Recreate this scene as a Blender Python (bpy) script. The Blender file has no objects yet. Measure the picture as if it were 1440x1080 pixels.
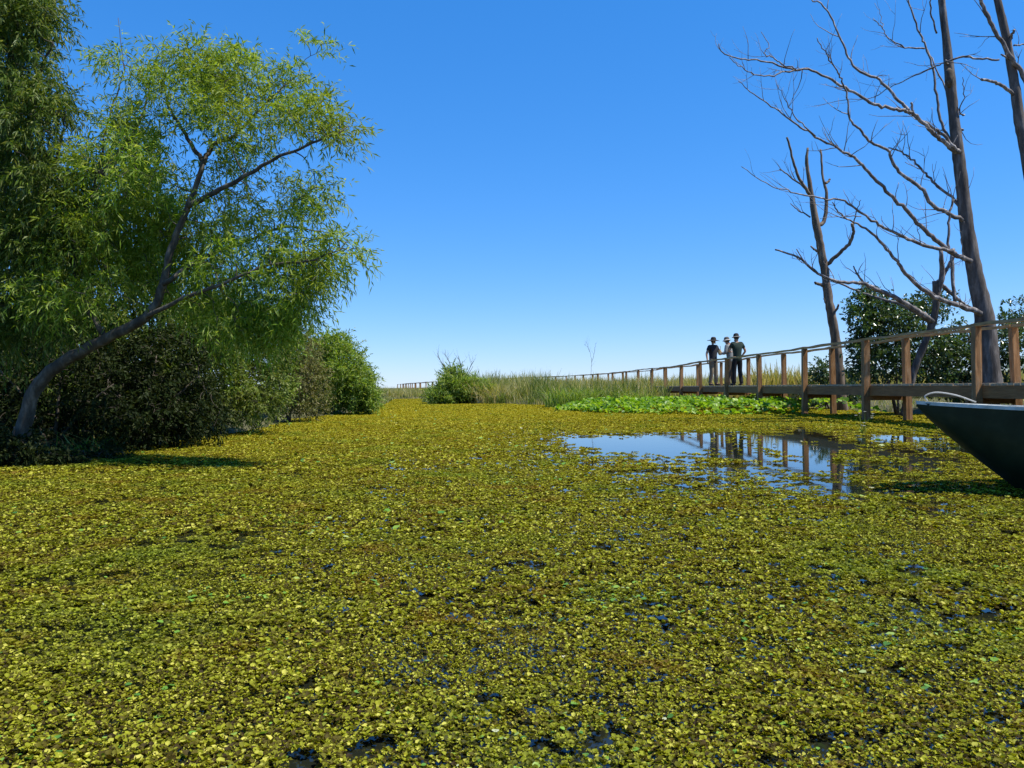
import bpy, math
import numpy as np
from mathutils import Vector, Matrix
rng = np.random.default_rng(11)
S = bpy.context.scene
COL = S.collection
PI = math.pi

# ------------------------------------------------------------------ camera
H = 0.85
F = 1119.0
ROLL = 0.0122
PITCH = 3.5 / F
_f = np.array([0, math.cos(PITCH), math.sin(PITCH)])
_u0 = np.array([0, -math.sin(PITCH), math.cos(PITCH)])
_r0 = np.array([1.0, 0, 0])
_r = _r0 * math.cos(ROLL) - _u0 * math.sin(ROLL)
_u = _u0 * math.cos(ROLL) + _r0 * math.sin(ROLL)
EYE = np.array([0, 0, H])

def P(px, py, d):
    """survey: photo bearing at a distance d (metres) -> world point"""
    return EYE + d * (_f + _r * (px - 720) / F + _u * (540 - py) / F)

def G(px, py):
    v = _f + _r * (px - 720) / F + _u * (540 - py) / F
    return EYE + v * (-H / v[2])

def proj(p):
    q = p - EYE
    d = q @ _f
    d = np.where(d < .3, .3, d)
    return 720 + F * (q @ _r) / d, 540 - F * (q @ _u) / d

cam = bpy.data.cameras.new('camera')
cam.sensor_width = 36
cam.lens = 36 * F / 1440
cam.clip_end = 6000
cam.clip_start = .05
co = bpy.data.objects.new('camera', cam)
COL.objects.link(co)
m = Matrix.Identity(4)
for i in range(3):
    m[i][0] = _r[i]; m[i][1] = _u[i]; m[i][2] = -_f[i]; m[i][3] = EYE[i]
co.matrix_world = m
S.camera = co

# ------------------------------------------------------------------ light
SUN_EL = math.radians(60)
SUN_AZ = math.radians(108)      # from +Y towards +X
w = bpy.data.worlds.new('World'); S.world = w; w.use_nodes = True
nt = w.node_tree
bg = nt.nodes['Background']
sky = nt.nodes.new('ShaderNodeTexSky'); sky.sky_type = 'NISHITA'; sky.sun_disc = False
sky.sun_elevation = SUN_EL; sky.sun_rotation = SUN_AZ
sky.altitude = 0; sky.air_density = 1.0; sky.dust_density = 0.0; sky.ozone_density = 8.0
hs = nt.nodes.new('ShaderNodeHueSaturation'); hs.inputs['Saturation'].default_value = 1.31
hs.inputs['Value'].default_value = 1.0
tn = nt.nodes.new('ShaderNodeMix'); tn.data_type = 'RGBA'; tn.blend_type = 'MULTIPLY'; tn.inputs[0].default_value = 1
tn.inputs[7].default_value = (1.31, 1.49, 1.9, 1)
gmn = nt.nodes.new('ShaderNodeGamma'); gmn.inputs[1].default_value = .62
nt.links.new(sky.outputs[0], gmn.inputs[0]); nt.links.new(gmn.outputs[0], tn.inputs[6]); nt.links.new(tn.outputs[2], hs.inputs['Color']); nt.links.new(hs.outputs[0], bg.inputs[0])
bg.inputs[1].default_value = 0.125
sl = bpy.data.lights.new('sun', 'SUN'); sl.energy = 5.0; sl.angle = math.radians(.53); sl.color = (1, .95, .86)
so = bpy.data.objects.new('sun', sl); COL.objects.link(so)
sd = Vector((math.sin(SUN_AZ) * math.cos(SUN_EL), math.cos(SUN_AZ) * math.cos(SUN_EL), math.sin(SUN_EL)))
so.rotation_euler = sd.to_track_quat('Z', 'Y').to_euler()
S.view_settings.view_transform = 'Standard'; S.view_settings.look = 'None'
S.view_settings.exposure = 0.6; S.view_settings.gamma = 1
S.render.engine = 'CYCLES'
S.cycles.max_bounces = 8; S.cycles.transparent_max_bounces = 8

# ------------------------------------------------------------------ mesh helpers
class MB:
    def __init__(s): s.v = []; s.q = []; s.t = []; s.n = 0
    def add(s, v, q=None, t=None):
        v = np.asarray(v, float).reshape(-1, 3)
        if q is not None and len(q): s.q.append(np.asarray(q, np.int64).reshape(-1, 4) + s.n)
        if t is not None and len(t): s.t.append(np.asarray(t, np.int64).reshape(-1, 3) + s.n)
        s.v.append(v); s.n += len(v)
    def box(s, c, size, rot=None):
        x, y, z = [a / 2 for a in size]
        v = np.array([[i, j, k] for k in (-z, z) for j in (-y, y) for i in (-x, x)], float)
        if rot is not None: v = v @ np.array(rot).T
        s.add(v + np.array(c), [[0, 2, 3, 1], [4, 5, 7, 6], [0, 1, 5, 4], [2, 6, 7, 3], [0, 4, 6, 2], [1, 3, 7, 5]])
    def tube(s, path, rad, sides=6, caps=True, rough=0.0):
        p = np.asarray(path, float); n = len(p)
        r = np.broadcast_to(np.asarray(rad, float), (n,))
        t = np.gradient(p, axis=0); t /= np.linalg.norm(t, axis=1, keepdims=True) + 1e-9
        a = np.array([0, 0, 1.0]) if abs(t[0][2]) < .9 else np.array([1.0, 0, 0])
        N = np.empty_like(p); b = np.cross(t[0], a); b /= np.linalg.norm(b); N[0] = b
        for i in range(1, n):
            b = N[i - 1] - t[i] * np.dot(N[i - 1], t[i]); N[i] = b / (np.linalg.norm(b) + 1e-9)
        B = np.cross(t, N)
        th = np.arange(sides) * 2 * PI / sides
        rr = r[:, None] * (1 + rough * rng.uniform(-1, 1, (n, sides)))
        v = p[:, None] + (N[:, None] * np.cos(th)[None, :, None] + B[:, None] * np.sin(th)[None, :, None]) * rr[..., None]
        i = np.arange(n - 1)[:, None] * sides; j = np.arange(sides)[None]; k = (j + 1) % sides
        q = np.stack([i + j, i + k, i + sides + k, i + sides + j], -1).reshape(-1, 4)
        vv = v.reshape(-1, 3)
        tt = None
        if caps:
            vv = np.concatenate([vv, p[:1], p[-1:]])
            c0, c1 = n * sides, n * sides + 1
            jj = np.arange(sides); kk = (jj + 1) % sides
            tt = np.concatenate([np.stack([np.full(sides, c0), kk, jj], -1),
                                 np.stack([np.full(sides, c1), (n - 1) * sides + jj, (n - 1) * sides + kk], -1)])
        s.add(vv, q, tt)
    def leaf(s, pos, d, nrm, L, W, fold=.25, curl=.15):
        """batch of folded 6-vertex leaves"""
        d = unit(d); side = unit(np.cross(d, nrm)); up = np.cross(side, d)
        L = np.asarray(L)[:, None]; W = np.asarray(W)[:, None] * .5
        def pt(a, b, c): return pos + d * L * a + side * W * b + up * (W * c)
        f = fold
        V = np.stack([pt(0, 0, 0), pt(.3, .85, f), pt(.7, .9, f - curl), pt(1, 0, -curl * 2), pt(.7, -.9, f - curl), pt(.3, -.85, f)], 1)
        n = len(pos); o = np.arange(n)[:, None] * 6
        s.add(V.reshape(-1, 3), np.concatenate([o + np.array([0, 1, 2, 3]), o + np.array([0, 3, 4, 5])]))
    def blade(s, pos, d, nrm, L, W, droop=.0):
        """batch of narrow one-quad leaves"""
        d = unit(d); side = unit(np.cross(d, nrm))
        L = np.asarray(L)[:, None]; W = np.asarray(W)[:, None] * .5
        dz = np.zeros_like(pos); dz[:, 2] = -droop
        V = np.stack([pos, pos + d * L * .45 + side * W, pos + (d + dz) * L, pos + d * L * .45 - side * W], 1)
        n = len(pos); o = np.arange(n)[:, None] * 4
        s.add(V.reshape(-1, 3), o + np.array([0, 1, 2, 3]))
    def build(s, name, mat=None, parent=None, smooth=False, loc=None):
        v = np.concatenate(s.v) if s.v else np.zeros((0, 3))
        if loc is not None: v = v - np.asarray(loc)
        q = np.concatenate(s.q) if s.q else np.zeros((0, 4), np.int64)
        t = np.concatenate(s.t) if s.t else np.zeros((0, 3), np.int64)
        me = bpy.data.meshes.new(name)
        me.vertices.add(len(v)); me.vertices.foreach_set('co', v.astype(np.float32).ravel())
        nl = len(q) * 4 + len(t) * 3
        me.loops.add(nl); me.loops.foreach_set('vertex_index', np.concatenate([q.ravel(), t.ravel()]).astype(np.int32))
        me.polygons.add(len(q) + len(t))
        st = np.concatenate([np.arange(len(q)) * 4, len(q) * 4 + np.arange(len(t)) * 3]).astype(np.int32)
        me.polygons.foreach_set('loop_start', st)
        me.polygons.foreach_set('use_smooth', np.full(len(q) + len(t), smooth))
        me.update(calc_edges=True); me.validate()
        if mat: me.materials.append(mat)
        o = bpy.data.objects.new(name, me); COL.objects.link(o)
        if parent is not None: o.parent = parent
        if loc is not None and parent is None: o.location = loc
        return o

def unit(a): return a / (np.linalg.norm(a, axis=-1, keepdims=True) + 1e-9)
def rnd_dir(n): return unit(rng.normal(size=(n, 3)))
def spline(pts, n):
    """Catmull-Rom resample, n points per span"""
    p = np.asarray(pts, float)
    e = np.concatenate([[2 * p[0] - p[1]], p, [2 * p[-1] - p[-2]]])
    out = []
    for i in range(1, len(e) - 2):
        for k in range(n):
            t = k / n
            out.append(.5 * (2 * e[i] + (e[i + 1] - e[i - 1]) * t + (2 * e[i - 1] - 5 * e[i] + 4 * e[i + 1] - e[i + 2]) * t * t
                             + (3 * e[i] - e[i - 1] - 3 * e[i + 1] + e[i + 2]) * t ** 3))
    out.append(p[-1])
    return np.array(out)

_tab = np.random.default_rng(5).uniform(0, 1, (256, 256))
def vnoise(x, y, sc):
    x = np.asarray(x) / sc; y = np.asarray(y) / sc
    i = np.floor(x).astype(int); j = np.floor(y).astype(int); u = x - i; v = y - j
    u = u * u * (3 - 2 * u); v = v * v * (3 - 2 * v)
    T = lambda a, b: _tab[a % 256, b % 256]
    return (T(i, j) * (1 - u) + T(i + 1, j) * u) * (1 - v) + (T(i, j + 1) * (1 - u) + T(i + 1, j + 1) * u) * v

def sdpoly(x, y, poly):
    """signed distance, positive outside"""
    x = np.asarray(x, float); y = np.asarray(y, float)
    d = np.full(x.shape, 1e18); ins = np.zeros(x.shape, bool)
    n = len(poly)
    for i in range(n):
        ax, ay = poly[i]; bx, by = poly[(i + 1) % n]
        ex, ey = bx - ax, by - ay
        t = np.clip(((x - ax) * ex + (y - ay) * ey) / (ex * ex + ey * ey), 0, 1)
        d = np.minimum(d, (x - ax - t * ex) ** 2 + (y - ay - t * ey) ** 2)
        c = ((ay > y) != (by > y)) & (x < (bx - ax) * (y - ay) / (by - ay + 1e-12) + ax)
        ins ^= c
    return np.where(ins, -1, 1) * np.sqrt(d)

def tag(o, label=None, cat=None, group=None, kind=None):
    if label: o['label'] = label
    if cat: o['category'] = cat
    if group: o['group'] = group
    if kind: o['kind'] = kind
    return o
def empty(name, loc, label, cat, group=None):
    o = bpy.data.objects.new(name, None); COL.objects.link(o); o.location = loc
    return tag(o, label, cat, group)

# ------------------------------------------------------------------ materials
def newmat(name):
    mt = bpy.data.materials.new(name); mt.use_nodes = True
    return mt, mt.node_tree, mt.node_tree.nodes['Principled BSDF']
def ramp(nt, cols, pos=None):
    r = nt.nodes.new('ShaderNodeValToRGB'); e = r.color_ramp.elements
    n = len(cols); pos = pos or [i / (n - 1) for i in range(n)]
    while len(e) < n: e.new(.5)
    for i in range(n): e[i].position = pos[i]; e[i].color = (*cols[i], 1)
    return r
def noise(nt, scale, detail=4, rough=.55, vec=None, stretch=None):
    tc = nt.nodes.new('ShaderNodeTexCoord'); out = tc.outputs['Object']
    if stretch:
        mp = nt.nodes.new('ShaderNodeMapping'); mp.inputs['Scale'].default_value = stretch
        nt.links.new(out, mp.inputs[0]); out = mp.outputs[0]
    nz = nt.nodes.new('ShaderNodeTexNoise'); nz.inputs['Scale'].default_value = scale
    nz.inputs['Detail'].default_value = detail; nz.inputs['Roughness'].default_value = rough
    nt.links.new(out, nz.inputs['Vector'])
    return nz
def mixc(nt, a, b, fac, mode='MIX'):
    mx = nt.nodes.new('ShaderNodeMix'); mx.data_type = 'RGBA'; mx.blend_type = mode
    for sock, val in ((mx.inputs[6], a), (mx.inputs[7], b), (mx.inputs[0], fac)):
        if hasattr(val, 'links'): nt.links.new(val, sock)
        elif isinstance(val, tuple): sock.default_value = (*val, 1)
        else: sock.default_value = val
    return mx.outputs[2]

def leaf_mat(name, cols, pos=None, transl=.45, rough=.45, alt=None, alt_scale=1.0, alt_pos=(.45, .65), spec=.5, tint=(1.25, 1.15, .45), far=None):
    mt, nt, bs = newmat(name)
    geo = nt.nodes.new('ShaderNodeNewGeometry')
    r = ramp(nt, cols, pos); nt.links.new(geo.outputs['Random Per Island'], r.inputs[0])
    c = r.outputs[0]
    if alt:
        nz = noise(nt, alt_scale, 5)
        rr = ramp(nt, [(0, 0, 0), (1, 1, 1)], list(alt_pos)); nt.links.new(nz.outputs[0], rr.inputs[0])
        mu = nt.nodes.new('ShaderNodeMath'); mu.operation = 'MULTIPLY'; mu.inputs[1].default_value = .8
        nt.links.new(rr.outputs[0], mu.inputs[0])
        c = mixc(nt, c, alt, mu.outputs[0])
    if far:                                  # weed colour shifts towards gold with distance along the pond
        tc = nt.nodes.new('ShaderNodeTexCoord'); sx = nt.nodes.new('ShaderNodeSeparateXYZ'); nt.links.new(tc.outputs['Object'], sx.inputs[0])
        mr = nt.nodes.new('ShaderNodeMapRange'); mr.inputs[1].default_value = 5; mr.inputs[2].default_value = 24; mr.inputs[4].default_value = .62
        nt.links.new(sx.outputs[1], mr.inputs[0]); c = mixc(nt, c, far, mr.outputs[0])
        # and drifts of a greener kind
        nz = noise(nt, .9, 5); rr = ramp(nt, [(0, 0, 0), (.55, .55, .55)], [.5, .72]); nt.links.new(nz.outputs[0], rr.inputs[0])
        c = mixc(nt, c, (.13, .21, .02), rr.outputs[0])
    nt.links.new(c, bs.inputs['Base Color'])
    bs.inputs['Roughness'].default_value = rough
    bs.inputs['Specular IOR Level'].default_value = spec
    tr = nt.nodes.new('ShaderNodeBsdfTranslucent')
    tc = mixc(nt, c, tint, 1.0, 'MULTIPLY'); nt.links.new(tc, tr.inputs[0])
    ms = nt.nodes.new('ShaderNodeMixShader'); ms.inputs[0].default_value = transl
    nt.links.new(bs.outputs[0], ms.inputs[1]); nt.links.new(tr.outputs[0], ms.inputs[2])
    nt.links.new(ms.outputs[0], nt.nodes['Material Output'].inputs[0])
    return mt

def solid_mat(name, c1, c2, scale=8, rough=.7, stretch=None, bump=.3, spec=.3, c3=None, dist=.02, pos=None):
    mt, nt, bs = newmat(name)
    nz = noise(nt, scale, 6, .62, stretch=stretch)
    cols = [c1, c2] + ([c3] if c3 else [])
    r = ramp(nt, cols, pos or ([.3, .7] if not c3 else [.28, .52, .72])); nt.links.new(nz.outputs[0], r.inputs[0])
    nt.links.new(r.outputs[0], bs.inputs['Base Color'])
    bs.inputs['Roughness'].default_value = rough; bs.inputs['Specular IOR Level'].default_value = spec
    if bump:
        b = nt.nodes.new('ShaderNodeBump'); b.inputs['Strength'].default_value = bump; b.inputs['Distance'].default_value = dist
        nt.links.new(nz.outputs[0], b.inputs['Height']); nt.links.new(b.outputs[0], bs.inputs['Normal'])
    return mt

M = {}
M['weed'] = leaf_mat('floating_weed', [(.035, .022, .010), (.095, .078, .010), (.21, .218, .014), (.32, .335, .020), (.58, .54, .10)], [0, .32, .58, .84, 1],
                     transl=.3, rough=.6, alt=(.17, .085, .010), alt_scale=2.4, alt_pos=(.54, .76), spec=.10, tint=(1.15, 1.1, .3), far=(.40, .33, .012))
M['green_weed'] = leaf_mat('frogbit', [(.05, .15, .03), (.13, .28, .03), (.22, .38, .04), (.36, .45, .10), (.62, .60, .42)], [0, .35, .7, .93, 1], transl=.3, rough=.4, spec=.35)
M['willow'] = leaf_mat('willow_leaf', [(.075, .15, .014), (.165, .285, .022), (.27, .40, .04), (.43, .50, .16)], transl=.58, rough=.5, spec=.25,
                       alt=(.22, .27, .025), alt_scale=.9)
M['mid_leaf'] = leaf_mat('mid_leaf', [(.035, .07, .009), (.075, .135, .013), (.13, .19, .022), (.25, .28, .09)], transl=.46, rough=.45, spec=.25)
M['shade_leaf'] = leaf_mat('shade_leaf', [(.007, .013, .004), (.013, .023, .005), (.022, .036, .008), (.06, .07, .025)], transl=.3, rough=.5, spec=.08)  # deep shade under the willow is put into these near-black leaf colours
M['shrub_leaf'] = leaf_mat('shrub_leaf', [(.055, .10, .012), (.12, .20, .02), (.20, .28, .04), (.33, .36, .14)], transl=.42, rough=.5, spec=.2,
                           alt=(.12, .14, .03), alt_scale=.8)
M['brown_leaf'] = leaf_mat('brown_leaf', [(.07, .08, .02), (.12, .14, .025), (.16, .155, .045), (.24, .21, .11)], transl=.35, rough=.6, spec=.2)
M['bright_leaf'] = leaf_mat('bright_leaf', [(.08, .15, .013), (.155, .255, .02), (.23, .33, .045), (.34, .39, .14)], transl=.5, rough=.5, spec=.25)
M['glossy_leaf'] = leaf_mat('glossy_leaf', [(.022, .045, .016), (.035, .07, .022), (.055, .095, .03), (.11, .15, .06)], transl=.32, rough=.28,
                            alt=(.07, .14, .02), alt_scale=1.3)
M['hyacinth'] = leaf_mat('hyacinth_leaf', [(.08, .18, .015), (.15, .30, .02), (.24, .41, .03), (.40, .52, .09)], transl=.5, rough=.4, spec=.3, tint=(1.15, 1.1, .25))
M['reed'] = leaf_mat('reed_blade', [(.11, .15, .022), (.22, .24, .045), (.44, .39, .16), (.66, .58, .38)], transl=.48, rough=.6, spec=.2,
                     alt=(.09, .16, .02), alt_scale=.35, alt_pos=(.46, .6))
M['field'] = leaf_mat('field_blade', [(.18, .20, .04), (.32, .31, .08), (.45, .40, .16), (.60, .51, .28)], transl=.48, rough=.6, spec=.2)
M['dead'] = solid_mat('dead_bark', (.03, .024, .02), (.10, .086, .076), 9, .85, (1, 1, .25), 1.0, c3=(.22, .20, .185))
M['limb'] = solid_mat('bleached_limb', (.04, .034, .03), (.14, .125, .118), 9, .6, (1, 1, .4), .6, c3=(.42, .40, .39))
M['dead_brown'] = solid_mat('dead_bark_brown', (.05, .034, .022), (.13, .095, .065), 8, .8, (1, 1, .25), .8, c3=(.27, .22, .16))
M['bark'] = solid_mat('bark', (.025, .02, .014), (.075, .062, .045), 14, .85, (1, 1, .4), .7, c3=(.17, .15, .12))
M['grey_bark'] = solid_mat('grey_bark', (.028, .023, .017), (.08, .068, .05), 12, .85, (1, 1, .4), .8, c3=(.19, .17, .135))
M['post'] = solid_mat('weathered_post', (.13, .062, .022), (.29, .15, .058), 10, .75, (2, 2, .25), .6, c3=(.36, .23, .125))
M['rail'] = solid_mat('weathered_rail', (.24, .125, .045), (.44, .255, .10), 12, .7, (3, .3, 3), .5, c3=(.58, .40, .20))
M['beam'] = solid_mat('weathered_beam', (.17, .078, .026), (.32, .16, .058), 9, .8, (3, .3, 3), .4)
M['plank'] = solid_mat('deck_plank', (.26, .18, .10), (.42, .32, .20), 8, .75, (.6, 4, 2), .3, c3=(.52, .42, .29))

# ------------------------------------------------------------------ setting: ground, water
POND = [(-6.2, -8), (-5.9, 8), (-5.5, 11.8), (-5.4, 16.7), (-6.1, 22), (-5.4, 29.6), (-7.4, 47), (-9, 60), (-6.5, 60), (-5, 45), (-4, 41.5),
        (-.7, 39.5), (1.2, 35.5), (2.2, 32), (3.2, 30.5), (8.5, 29.5), (10.2, 26), (10.4, 20), (10.8, 10), (11.5, -8)]
xs = np.concatenate([[-4000, -1500, -600, -250, -120, -70], np.arange(-45, 45.1, .6), [70, 120, 250, 600, 1500, 4000]])
ys = np.concatenate([[-400, -100, -30], np.arange(-10, 100.1, .7), [130, 180, 260, 400, 700, 1300, 2500, 4500]])
X, Y = np.meshgrid(xs, ys)
sdp = sdpoly(X, Y, POND)
Z = np.clip(sdp * .35, -.6, .16) + .12 * (vnoise(X, Y, 3.1) - .5) * np.clip(sdp, 0, 1)
ny, nx = X.shape
idx = np.arange(nx * ny).reshape(ny, nx)
mb = MB(); mb.add(np.stack([X, Y, Z], -1), np.stack([idx[:-1, :-1], idx[:-1, 1:], idx[1:, 1:], idx[1:, :-1]], -1))
gm = solid_mat('ground', (.03, .03, .012), (.07, .065, .025), 1.5, .95, None, .5, c3=(.13, .11, .05), dist=.1)
tag(mb.build('ground', gm, smooth=True), kind='structure')

mt, nt, bs = newmat('water')
bs.inputs['Base Color'].default_value = (.012, .014, .009, 1); bs.inputs['Roughness'].default_value = .03
bs.inputs['IOR'].default_value = 1.4
nz = noise(nt, 5, 3, .5); b = nt.nodes.new('ShaderNodeBump'); b.inputs['Strength'].default_value = .02; b.inputs['Distance'].default_value = .02
nt.links.new(nz.outputs[0], b.inputs['Height']); nt.links.new(b.outputs[0], bs.inputs['Normal'])
mb = MB(); mb.add([[-12, -8, 0], [13, -8, 0], [13, 62, 0], [-12, 62, 0]], [[0, 1, 2, 3]])
tag(mb.build('pond_water', mt), kind='structure')

# ------------------------------------------------------------------ floating weed
POOL = [(772, 622), (800, 614), (860, 609), (960, 606.5), (1130, 604), (1240, 607), (1420, 614), (1420, 650), (1290, 655), (1190, 642), (1165, 668),
        (1050, 658), (975, 648), (860, 640), (800, 630)]
def weed_keep(x, y):
    p = np.stack([x, y, np.zeros_like(x)], -1)
    px, py = proj(p)
    # open pool: distances measured in a stretched survey frame
    sp = sdpoly(px, (py) * 2.2, [(a, c * 2.2) for a, c in POOL])
    n1 = vnoise(x, y, .45); n2 = vnoise(x + 31, y + 7, .13); n3 = vnoise(x + 3, y + 90, 1.6); n4 = vnoise(x + 9, y + 40, .055)
    nn = .34 * n1 + .28 * n2 + .18 * n3 + .20 * n4
    fine = .22 * n1 + .30 * n2 + .10 * n3 + .38 * n4
    # threshold: high in the pool, small elsewhere
    t = .318 + .09 * vnoise(x + 50, y + 20, 2.5) + .022 * np.clip(x / .4 + .5, 0, 1) * (y < 9) - .05 * np.clip((3.2 - y) / 1.2, 0, 1)
    fade = np.clip(1 - sp / np.where(py > 636, 150, np.where(px < 800, 75, 26)), 0, 1)
    t = t + .15 * fade ** 1.6
    inside = sp < 0
    nn = np.where(inside, nn, fine * (1 - .5 * fade) + nn * .5 * fade)
    deep = np.clip(-sp / 22, 0, 1) * np.where(px > 1180, .66, 1)
    low = np.clip((py - 628) / 45, 0, 1)
    t = np.where(inside, .43 + .33 * deep * (1 - .6 * low), t)
    return nn > t

def weed_zone(y0, y1, dens, L, leaves, mbw, mbg, big, tmax=1.2, hs_=1.0):
    n = int((y1 - y0) * 30 * dens)
    y = rng.uniform(y0, y1, n); x = rng.uniform(-15, 15, n)
    lim = .70 * y + 1.2
    k = (np.abs(x) < lim) & (sdpoly(x, y, POND) < -.02)
    x, y = x[k], y[k]
    k = weed_keep(x, y); x, y = x[k], y[k]
    n = len(x)
    sc = np.minimum(rng.lognormal(-.06, .34, n), 1.35) * (.75 + .5 * vnoise(x, y, .35))
    ph = rng.uniform(0, 2 * PI, n)
    hump = hs_ * (.014 * vnoise(x + 5, y, .22) + .02 * vnoise(x, y + 9, .07))
    for i in range(leaves):
        a = ph + i * 2 * PI / leaves + rng.normal(0, .35, n)
        til = rng.uniform(.0, tmax, n)
        d = np.stack([np.cos(a) * np.cos(til), np.sin(a) * np.cos(til), np.sin(til)], -1)
        l = L * sc * rng.uniform(.65, 1.25, n)
        pos = np.stack([x + np.cos(a) * l * .15, y + np.sin(a) * l * .15, .002 + hump + rng.uniform(0, .006, n)], -1)
        nr = np.stack([-np.cos(a) * np.sin(til), -np.sin(a) * np.sin(til), np.cos(til)], -1) + .35 * rng.normal(size=(n, 3))
        mbw.leaf(pos, d, nr, l, l * rng.uniform(.85, 1.25, n), fold=.5, curl=.32)
    # rounder bright frogbit leaves between
    k = (rng.random(n) < big * (.35 + 4.5 * np.clip(vnoise(x + 70, y, .8) - .5, 0, 1)))
    xx, yy = x[k], y[k]; n = len(xx); a = rng.uniform(0, 2 * PI, n); til = rng.uniform(-.05, .5, n)
    d = np.stack([np.cos(a) * np.cos(til), np.sin(a) * np.cos(til), np.sin(til)], -1)
    nr = np.tile([0, 0, 1.0], (n, 1)) + .15 * rng.normal(size=(n, 3))
    l = L * np.minimum(rng.lognormal(.35, .38, n), 3.6)
    mbg.leaf(np.stack([xx, yy, np.full(n, .022)], -1), d, nr, l, l * .95, fold=.15, curl=.1)
mbw, mbg = MB(), MB()
weed_zone(1.3, 2.6, 7000, .0088, 6, mbw, mbg, .05)
weed_zone(2.6, 4.5, 4800, .0101, 6, mbw, mbg, .05)
weed_zone(4.5, 8, 2000, .0145, 6, mbw, mbg, .045, 1.0, .9)
weed_zone(8, 15, 600, .023, 5, mbw, mbg, .03, .75, .7)
weed_zone(15, 28, 210, .033, 5, mbw, mbg, .012, .55, .5)
weed_zone(28, 60, 60, .048, 5, mbw, mbg, .006, .45, .5)
tag(mbw.build('floating_weed', M['weed'], smooth=True), 'yellow green floating water fern covering the pond', 'pond weed', kind='stuff')
tag(mbg.build('frogbit_leaves', M['green_weed'], smooth=True), 'brighter green round leaves scattered through the yellow pond weed', 'pond weed', kind='stuff')

# ------------------------------------------------------------------ water hyacinth bed
HY = [(1.7, 26.6), (2.6, 24.4), (3.8, 22.6), (5.4, 21.3), (7, 21.4), (8.6, 21.2), (9.8, 20), (10.3, 24), (9, 29.3), (3, 30.2), (2, 29)]
mb = MB()
n = 60000
x = rng.uniform(1, 10.5, n); y = rng.uniform(19.5, 31, n)
s_ = sdpoly(x, y, HY) + .8 * (vnoise(x, y, .7) - .5)
k = (s_ < 0) & (rng.random(n) < np.where(x > 8.0, .05, .30) * (.35 + .9 * vnoise(x, y, .6))); x, y, s_ = x[k], y[k], s_[k]
n = len(x)
hh = np.clip(-s_ * .35, .02, .22) * (.5 + vnoise(x + 4, y, .5)) + rng.uniform(0, .09, n)
a = rng.uniform(0, 2 * PI, n); til = rng.uniform(-.2, 1.1, n)
d = np.stack([np.cos(a) * np.cos(til), np.sin(a) * np.cos(til), np.sin(til)], -1)
l = rng.uniform(.09, .17, n)
mb.leaf(np.stack([x, y, hh], -1), d, rnd_dir(n) * .5 + [0, -.1, .8], l, l * rng.uniform(.75, 1.0, n), fold=.3, curl=.25)
tag(mb.build('water_hyacinth', M['hyacinth'], smooth=True), 'bright green broad leaved water plants floating below the boardwalk', 'water plants', kind='stuff')

# ------------------------------------------------------------------ reeds and field grass
def grass(name, mat, x, y, hgt, wid, lean, z0=0.0, seg=2):
    n = len(x)
    a = rng.uniform(0, 2 * PI, n); ld = np.stack([np.cos(a), np.sin(a), np.zeros(n)], -1)
    f = rng.uniform(0, 2 * PI, n); sd_ = np.stack([np.cos(f), np.sin(f), np.zeros(n)], -1)
    b = np.stack([x, y, np.full(n, z0)], -1)
    L = lean * rng.uniform(.1, 1.3, n)
    up = np.array([0, 0, 1.0])
    h = hgt[:, None]; W = (wid * rng.uniform(.6, 1.3, n))[:, None] * .5
    p1 = b + up * h * .5 + ld * (L * hgt * .22)[:, None]
    p2 = b + up * h * (1 - .22 * np.minimum(L, 1.6))[:, None] + ld * (L * hgt * .75)[:, None]
    V = np.stack([b - sd_ * W, b + sd_ * W, p1 + sd_ * W * .9, p1 - sd_ * W * .9, p2 + sd_ * W * .15, p2 - sd_ * W * .15], 1)
    o = np.arange(n)[:, None] * 6
    m_ = MB(); m_.add(V.reshape(-1, 3), np.concatenate([o + np.array([0, 1, 2, 3]), o + np.array([3, 2, 4, 5])]))
    return m_.build(name, mat)
n = 90000
x = rng.uniform(-14, 9, n); y = rng.uniform(28, 75, n)
sp = sdpoly(x, y, POND)
path_gap = (x > 6.6) & (x < 9.2)
k = (sp > -.15) & (rng.random(n) < np.clip(1.2 - (sp) / 14, .12, 1) * (.35 + .8 * vnoise(x, y, 1.2))) & (sp < 26) & ~((x > 3.0) & (x < 9) & (y < 33)) & ~path_gap
k &= np.abs(x) < .75 * y
x, y, sp = x[k], y[k], sp[k]
hg = (.35 + .95 * np.clip(sp / 1.6, 0, 1)) * (.5 + .5 * vnoise(x + 11, y, 2.5) + .45 * vnoise(x, y + 17, .7)) * rng.uniform(.6, 1.15, len(x))
hg *= np.where(x > 2.2, .9, np.where(x < -5, .62, 1.12))
tag(grass('reeds', M['reed'], x, y, hg, .035, .55), 'tall mixed green and straw coloured reeds at the pond edge', 'reeds', kind='stuff')
# field grass behind the boardwalk
n = 150000
y = 30 + 120 * rng.random(n) ** 1.7; x = rng.uniform(-.62, .75, n) * y
k = (sdpoly(x, y, POND) > .5) & ((x > 9.2) | (y > 47)) & (x > -.25 * y)
x, y = x[k], y[k]
hg = rng.uniform(.6, 1.15, len(x)) * (.7 + .55 * vnoise(x, y, 5) + .5 * vnoise(x + 40, y, 1.3)) * (1 + .2 * (y > 60)) * np.where(x < -2, .5, 1)
tag(grass('field_grass', M['field'], x, y, hg, .05, .4), 'pale dry tall grass of the marsh behind the boardwalk', 'grass', kind='stuff')
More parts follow.
